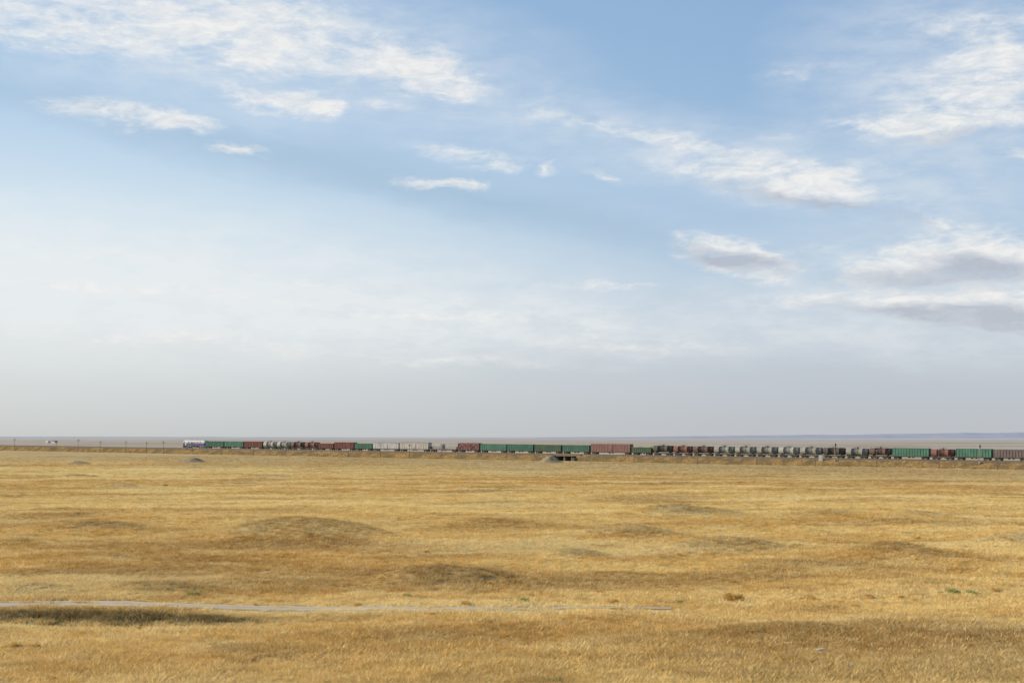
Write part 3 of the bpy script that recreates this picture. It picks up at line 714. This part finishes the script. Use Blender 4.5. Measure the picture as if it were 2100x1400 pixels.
# ---------------------------------------------------------------- poles, signal, cabinet
def pole_mesh():
    m=MB(); m.cyl((0,0,-0.3),(0,0,7.2),0.13,0.09,seg=10); me1=m.mesh("pole_shaft",[WOOD])
    m=MB(); m.box(-1.0,1.0,-0.07,0.07,6.6,6.75); m.box(-0.8,0.8,-0.07,0.07,6.05,6.18); me2=m.mesh("pole_crossarm",[WOOD])
    m=MB()
    m.cyl((0,0,6.75),(0,0,6.95),0.05,seg=6)
    me3=m.mesh("insulators",[WHITE]); return me1,me2,me3
PM=pole_mesh()
for px in [-40,30,115,160,205,258,300,335,395,455,520,585,650,715,780,840,905,1038,1300,1430,1552,1672,1798,1925,2045,2130]:
    d=-19
    u=(px-1050)/2925; Ao=A+NR*d; s=(u*Ao.y-Ao.x)/(T.x-u*T.y); p=Ao+T*s
    z0=gz(p.x,p.y); r=obj("utility_pole",PM[0],None,(p.x,p.y,z0),(random.uniform(-.015,.015),random.uniform(-.02,.02),ROTZ+math.pi/2)); r.scale=(1,1,random.uniform(0.9,1.07))
    r["label"]="thin wooden utility pole standing beside the railway"; r["category"]="pole"; r["group"]="utility poles along the railway"
    obj("crossarm",PM[1],r)
    for xx in(-0.9,-0.45,0.45,0.9): obj("insulator",PM[2],r,(xx,0,0))
def sig(px,d,big=True):
    u=(px-1050)/2925; Ao=A+NR*d; s=(u*Ao.y-Ao.x)/(T.x-u*T.y)
    r=bpy.data.objects.new("railway_signal",None); COL.objects.link(r); r.location=tp(s,d,-0.5); r.rotation_euler=(0,0,ROTZ)
    r["label"]="grey railway signal mast with black light heads"; r["category"]="railway signal"; r["group"]="railway signals"
    m=MB(); m.cyl((0,0,-0.6),(0,0,6.8),0.11,seg=10); m.box(-0.35,0.35,-0.35,0.35,-0.5,0.3); obj("mast",m.mesh("mast",[GREY]),r)
    for zz in(5.3,3.7) if big else (5.3,):
        m=MB(); m.box(0.12,0.42,-0.32,0.32,zz,zz+1.25)
        for k in range(3): m.cyl((0.42,0,zz+0.22+0.4*k),(0.62,0,zz+0.22+0.4*k),0.13,seg=10)
        obj("signal_head",m.mesh("signal_head",[STEEL]),r)
    m=MB(); m.bar((-0.35,-0.2,-0.2),(-0.35,-0.2,5.2),0.05); m.bar((-0.35,0.2,-0.2),(-0.35,0.2,5.2),0.05)
    for zz in np.arange(0.2,5.2,0.4): m.bar((-0.35,-0.2,zz),(-0.35,0.2,zz),0.04)
    obj("ladder",m.mesh("signal_ladder",[STEEL]),r)
sig(1712,-9.5); sig(2008,-9.5,False)
m=MB(); m.box(-0.9,0.9,-0.6,0.6,-0.6,0.0); m.box(-0.8,0.8,-0.5,0.5,0.001,1.7)
c=bpy.data.objects.new("relay_cabinet",None); COL.objects.link(c); obj("body",m.mesh("cabinet_body",[WHITE]),c)
m=MB(); m.box(-0.95,0.95,-0.65,0.65,1.701,1.82); obj("roof",m.mesh("cabinet_roof",[GREY]),c)
m=MB(); m.box(-0.6,0.6,-0.53,-0.501,0.2,1.5); obj("door",m.mesh("cabinet_door",[WHITE]),c)
c["label"]="white relay cabinet on the ballast beside the signal"; c["category"]="cabinet"
c.location=tp(s_of(1702),-9.2,-0.5); c.rotation_euler=(0,0,ROTZ)

# ---------------------------------------------------------------- gravel piles
def pile(px,py,wd,hp,mat,lab):
    x,y=pxground(px,py,0)
    for _ in range(4): z=gz(x,y); x,y=pxground(px,py,z)
    sc=F/y; rx=wd/sc/2; hh=hp/sc
    bm=bmesh.new(); n=26; rings=14; vs=[]
    for i in range(rings+1):
        t=i/rings; row=[]
        for j in range(n):
            a=2*math.pi*j/n; rr=rx*t*(1+0.18*fbmn(np.array([math.cos(a)*2+px]),np.array([math.sin(a)*2]))[0])
            zz=hh*(math.exp(-(t*1.7)**2)-0.05)+0.16*hh*fbmn(np.array([px+math.cos(a)*t*5]),np.array([math.sin(a)*t*5]))[0]-(0.3 if i==rings else 0)
            row.append(bm.verts.new((rr*math.cos(a),rr*0.7*math.sin(a),zz)))
        vs.append(row)
    for i in range(rings):
        for j in range(n):
            f=bm.faces.new([vs[i][j],vs[i+1][j],vs[i+1][(j+1)%n],vs[i][(j+1)%n]]); f.smooth=True
    bmesh.ops.remove_doubles(bm,verts=bm.verts,dist=0.001); bmesh.ops.recalc_face_normals(bm,faces=bm.faces)
    me=bpy.data.meshes.new("pile"); bm.to_mesh(me); bm.free(); me.materials.append(mat)
    o=obj("gravel_pile",me,None,(x,y,z-0.05)); o["label"]=lab; o["category"]="gravel pile"
GRV=simple_mat("grey_gravel",(0.23,0.175,0.10,1),(0.34,0.26,0.15,1),scale=1.5,bump=0.6)
pile(395,948,72,11,GRV,"low grey gravel pile on the dry steppe"); pile(1128,948,56,15,GRV,"grey earth pile beside the small railway bridge"); pile(160,950,62,6,GRV,"low grey gravel pile on the dry steppe")

# ---------------------------------------------------------------- distant hills
def hills(name,px0,px1,dist,heights,col,seed):
    vs=[];n=260;rows=7
    for i in range(n):
        t=i/(n-1); px=px0+(px1-px0)*t; a=math.atan2(px-1050,F)
        hp=np.interp(px,[h[0] for h in heights],[h[1] for h in heights])
        hp+= (fbmn(np.array([px/70.0+seed]),np.array([seed]),4)[0])*1.8*min(1,hp/3)
        H=max(0,hp)*dist/F*1.0
        for k in range(rows):
            f=k/(rows-1); d=dist+f*dist*0.18; hh=-15+(H+12+15-0)*math.sin(min(1,f*1.0)*math.pi/2)
            hh+=fbmn(np.array([px/25.0+seed]),np.array([k*1.3]),3)[0]*H*0.16*(1-f)*f*4
            vs.append((math.sin(a)*d,math.cos(a)*d,hh))
    i=np.arange(n-1)[:,None]*rows+np.arange(rows-1)[None,:]
    q=np.stack([i,i+1,i+rows+1,i+rows],-1).reshape(-1,4)
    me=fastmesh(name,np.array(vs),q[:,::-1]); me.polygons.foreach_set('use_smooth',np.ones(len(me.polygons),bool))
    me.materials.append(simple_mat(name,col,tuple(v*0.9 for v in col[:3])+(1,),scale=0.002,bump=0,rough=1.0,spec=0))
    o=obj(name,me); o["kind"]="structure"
hills("hills",1050,3200,16000,[(1050,0),(1300,1.2),(1500,4),(1700,6.5),(1900,9),(2000,11),(2100,11),(2500,13),(3200,10)],(0.37,0.38,0.42,1),3.0)  # blue-grey base colour has the distance haze painted in
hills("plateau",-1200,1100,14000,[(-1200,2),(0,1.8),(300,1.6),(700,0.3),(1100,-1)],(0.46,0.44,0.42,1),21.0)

# ---------------------------------------------------------------- distant houses
def house(px,dist,L,Wd,H,wallm,roofm,lab):
    x=(px-1050)/2925*dist; y=dist; z=gz(x,y)
    r=bpy.data.objects.new("house",None); COL.objects.link(r); r.location=(x,y,z); r.rotation_euler=(0,0,-0.7); r["label"]=lab; r["category"]="house"; r["group"]="houses on the far plain"
    m=MB(); m.box(-L/2,L/2,-Wd/2,Wd/2,-1,H); obj("wall",m.mesh("wall",[wallm]),r)
    m=MB(); m.prism([(-Wd/2-0.4,H+0.002),(Wd/2+0.4,H+0.002),(0,H+1.3)],-L/2-0.4,L/2+0.4); obj("roof",m.mesh("roof",[roofm]),r)
    for i in range(2):
        m=MB(); xx=-L/2+L*(i+0.75)/2.5; m.box(xx-0.4,xx+0.4,-Wd/2-0.03,-Wd/2-0.002,1.2,2.2); obj("window",m.mesh("window",[GLASS]),r)
WW=simple_mat("whitewash",(0.62,0.59,0.54,1),(0.50,0.47,0.43,1),scale=0.5,bump=0)
house(98,2300,6,5,2.6,WW,WHITE,"small whitewashed house on the far plain"); house(112,2320,8,6,2.6,WW,MAROON,"whitewashed house with red roof on the far plain")

# ---------------------------------------------------------------- bushes
def bush_mesh(name,seed,mat,n=520,flat=0.75):
    rnd=random.Random(seed); bm=bmesh.new()
    def leaf(c,dr,ln,wd):
        side=dr.cross(Vector((rnd.uniform(-1,1),rnd.uniform(-1,1),rnd.uniform(-1,1)))).normalized()*wd
        vs=[bm.verts.new(c-side*0.6),bm.verts.new(c+side*0.6),bm.verts.new(c+dr*ln*0.6+side),bm.verts.new(c+dr*ln)]
        bm.faces.new(vs)
    lobes=[(Vector((rnd.uniform(-.45,.45),rnd.uniform(-.4,.4),rnd.uniform(0.05,0.4))),rnd.uniform(0.28,0.5)) for _ in range(7)]
    for i in range(n):
        c,rad=rnd.choice(lobes); v=Vector((rnd.gauss(0,1),rnd.gauss(0,1),rnd.gauss(0,1))).normalized()*rad*(rnd.random()**0.4)
        p=c+v; p.z=abs(p.z)*flat
        dr=(p+Vector((0,0,0.3))).normalized(); dr=(dr+Vector((rnd.uniform(-.6,.6),rnd.uniform(-.6,.6),rnd.uniform(-.2,.6)))).normalized()
        leaf(p-dr*0.06,dr,rnd.uniform(0.08,0.2),rnd.uniform(0.02,0.045))
    for i in range(26):
        a=rnd.uniform(0,6.28); e=rnd.uniform(0.2,1.3); dr=Vector((math.cos(a)*math.cos(e),math.sin(a)*math.cos(e),math.sin(e)))
        leaf(Vector((0,0,-0.03)),dr,rnd.uniform(0.4,0.75),0.012)
    me=bpy.data.meshes.new(name); bm.to_mesh(me); bm.free(); me.materials.append(mat); return me
def leafmat(name,c1,c2):
    m=bpy.data.materials.new(name); m.use_nodes=True; m.node_tree.nodes.clear(); nt=N(m.node_tree)
    P=nt.node('ShaderNodeNewGeometry').outputs['Position']; c=nt.mix(nt.mr(nt.noise(P,7.0,3,0.6),0.35,0.65),c1,c2)
    b=nt.node('ShaderNodeBsdfDiffuse'); nt.l.new(c,b.inputs[0]); tr=nt.node('ShaderNodeBsdfTranslucent'); nt.l.new(c,tr.inputs[0])
    mx=nt.node('ShaderNodeMixShader'); mx.inputs[0].default_value=0.3; nt.l.new(b.outputs[0],mx.inputs[1]); nt.l.new(tr.outputs[0],mx.inputs[2])
    o=nt.node('ShaderNodeOutputMaterial'); nt.l.new(mx.outputs[0],o.inputs[0]); return m
DM=leafmat("dry_bush_twigs",(0.60,0.36,0.11,1),(0.80,0.56,0.22,1)); GM=leafmat("green_shrub_leaves",(0.30,0.32,0.09,1),(0.50,0.48,0.18,1)); BM_=leafmat("brown_bush_twigs",(0.50,0.31,0.09,1),(0.70,0.47,0.15,1))
DB=[bush_mesh("dry_bush",s,DM,800) for s in(1,2,3)]; GB=[bush_mesh("green_shrub",s,GM,600,0.55) for s in(5,6)]; BB=bush_mesh("dry_bush",9,BM_,1300,0.8)
def bush(px,py,wpx,kind,lab=None):
    x,y=pxground(px,py,0.0)
    for _ in range(3): z=gz(x,y); x,y=pxground(px,py,z)
    s=wpx/(F/y)/1.5*1.15
    me=BB if kind=='b' else random.choice(DB if kind=='d' else GB)
    o=obj("green_shrub" if kind=='g' else "dry_bush",me,None,(x,y,z+0.08),(0,0,random.uniform(0,6.28))); o.scale=(s,s,s*random.uniform(0.85,1.05))
    o["label"]=lab or ("low green shrub growing among dry grass" if kind=='g' else "small dry golden tumbleweed bush in the grass"); o["category"]="bush"; o["group"]="green shrubs on the steppe" if kind=='g' else "dry bushes on the steppe"
bush(1510,1237,44,'b',"largest rounded dry brown bush on the grass")
for a in [(1255,1240,26,'d'),(960,1243,26,'d'),(1662,1232,28,'d'),(1640,1232,16,'d'),(1150,1240,18,'d'),(1880,1106,14,'d'),(1780,1226,18,'d'),(1845,1228,16,'d'),(30,1330,30,'d'),(70,1332,26,'d'),(2040,1215,20,'d'),
    (395,1222,26,'g'),(835,1225,20,'g'),(1070,1237,34,'g'),(1045,1238,20,'g'),(1955,1217,32,'g'),(1990,1219,24,'g'),(1930,1219,16,'g'),(1392,1238,18,'g'),(1140,1398,22,'g'),(1462,1236,16,'g'),(340,996,10,'g')]: bush(*a)
for i in range(75):
    px=random.uniform(900,2120) if random.random()<0.75 else random.uniform(-20,900); py=random.choice([random.uniform(1085,1250),random.uniform(1010,1100),random.uniform(1150,1390)])
    wp=(py-897)/343*random.uniform(9,19); bush(px,py,wp,'d')
# pale flat stone
x,y=pxground(1685,1346); m=MB(); m.prism_y([(-0.32,0),(-0.25,0.09),(0.1,0.14),(0.3,0.08),(0.36,0)],-0.2,0.2); bm=m.bm
bmesh.ops.bevel(bm,geom=bm.edges[:],offset=0.03,segments=2,affect='EDGES')
o=obj("stone",m.mesh("stone",[simple_mat("pale_stone",(0.5,0.45,0.37,1),(0.38,0.34,0.27,1),scale=6)]),None,(x,y,gz(x,y)+0.05)); o["label"]="pale flat stone lying in the dry grass"; o["category"]="stone"
bpy.context.view_layer.update()
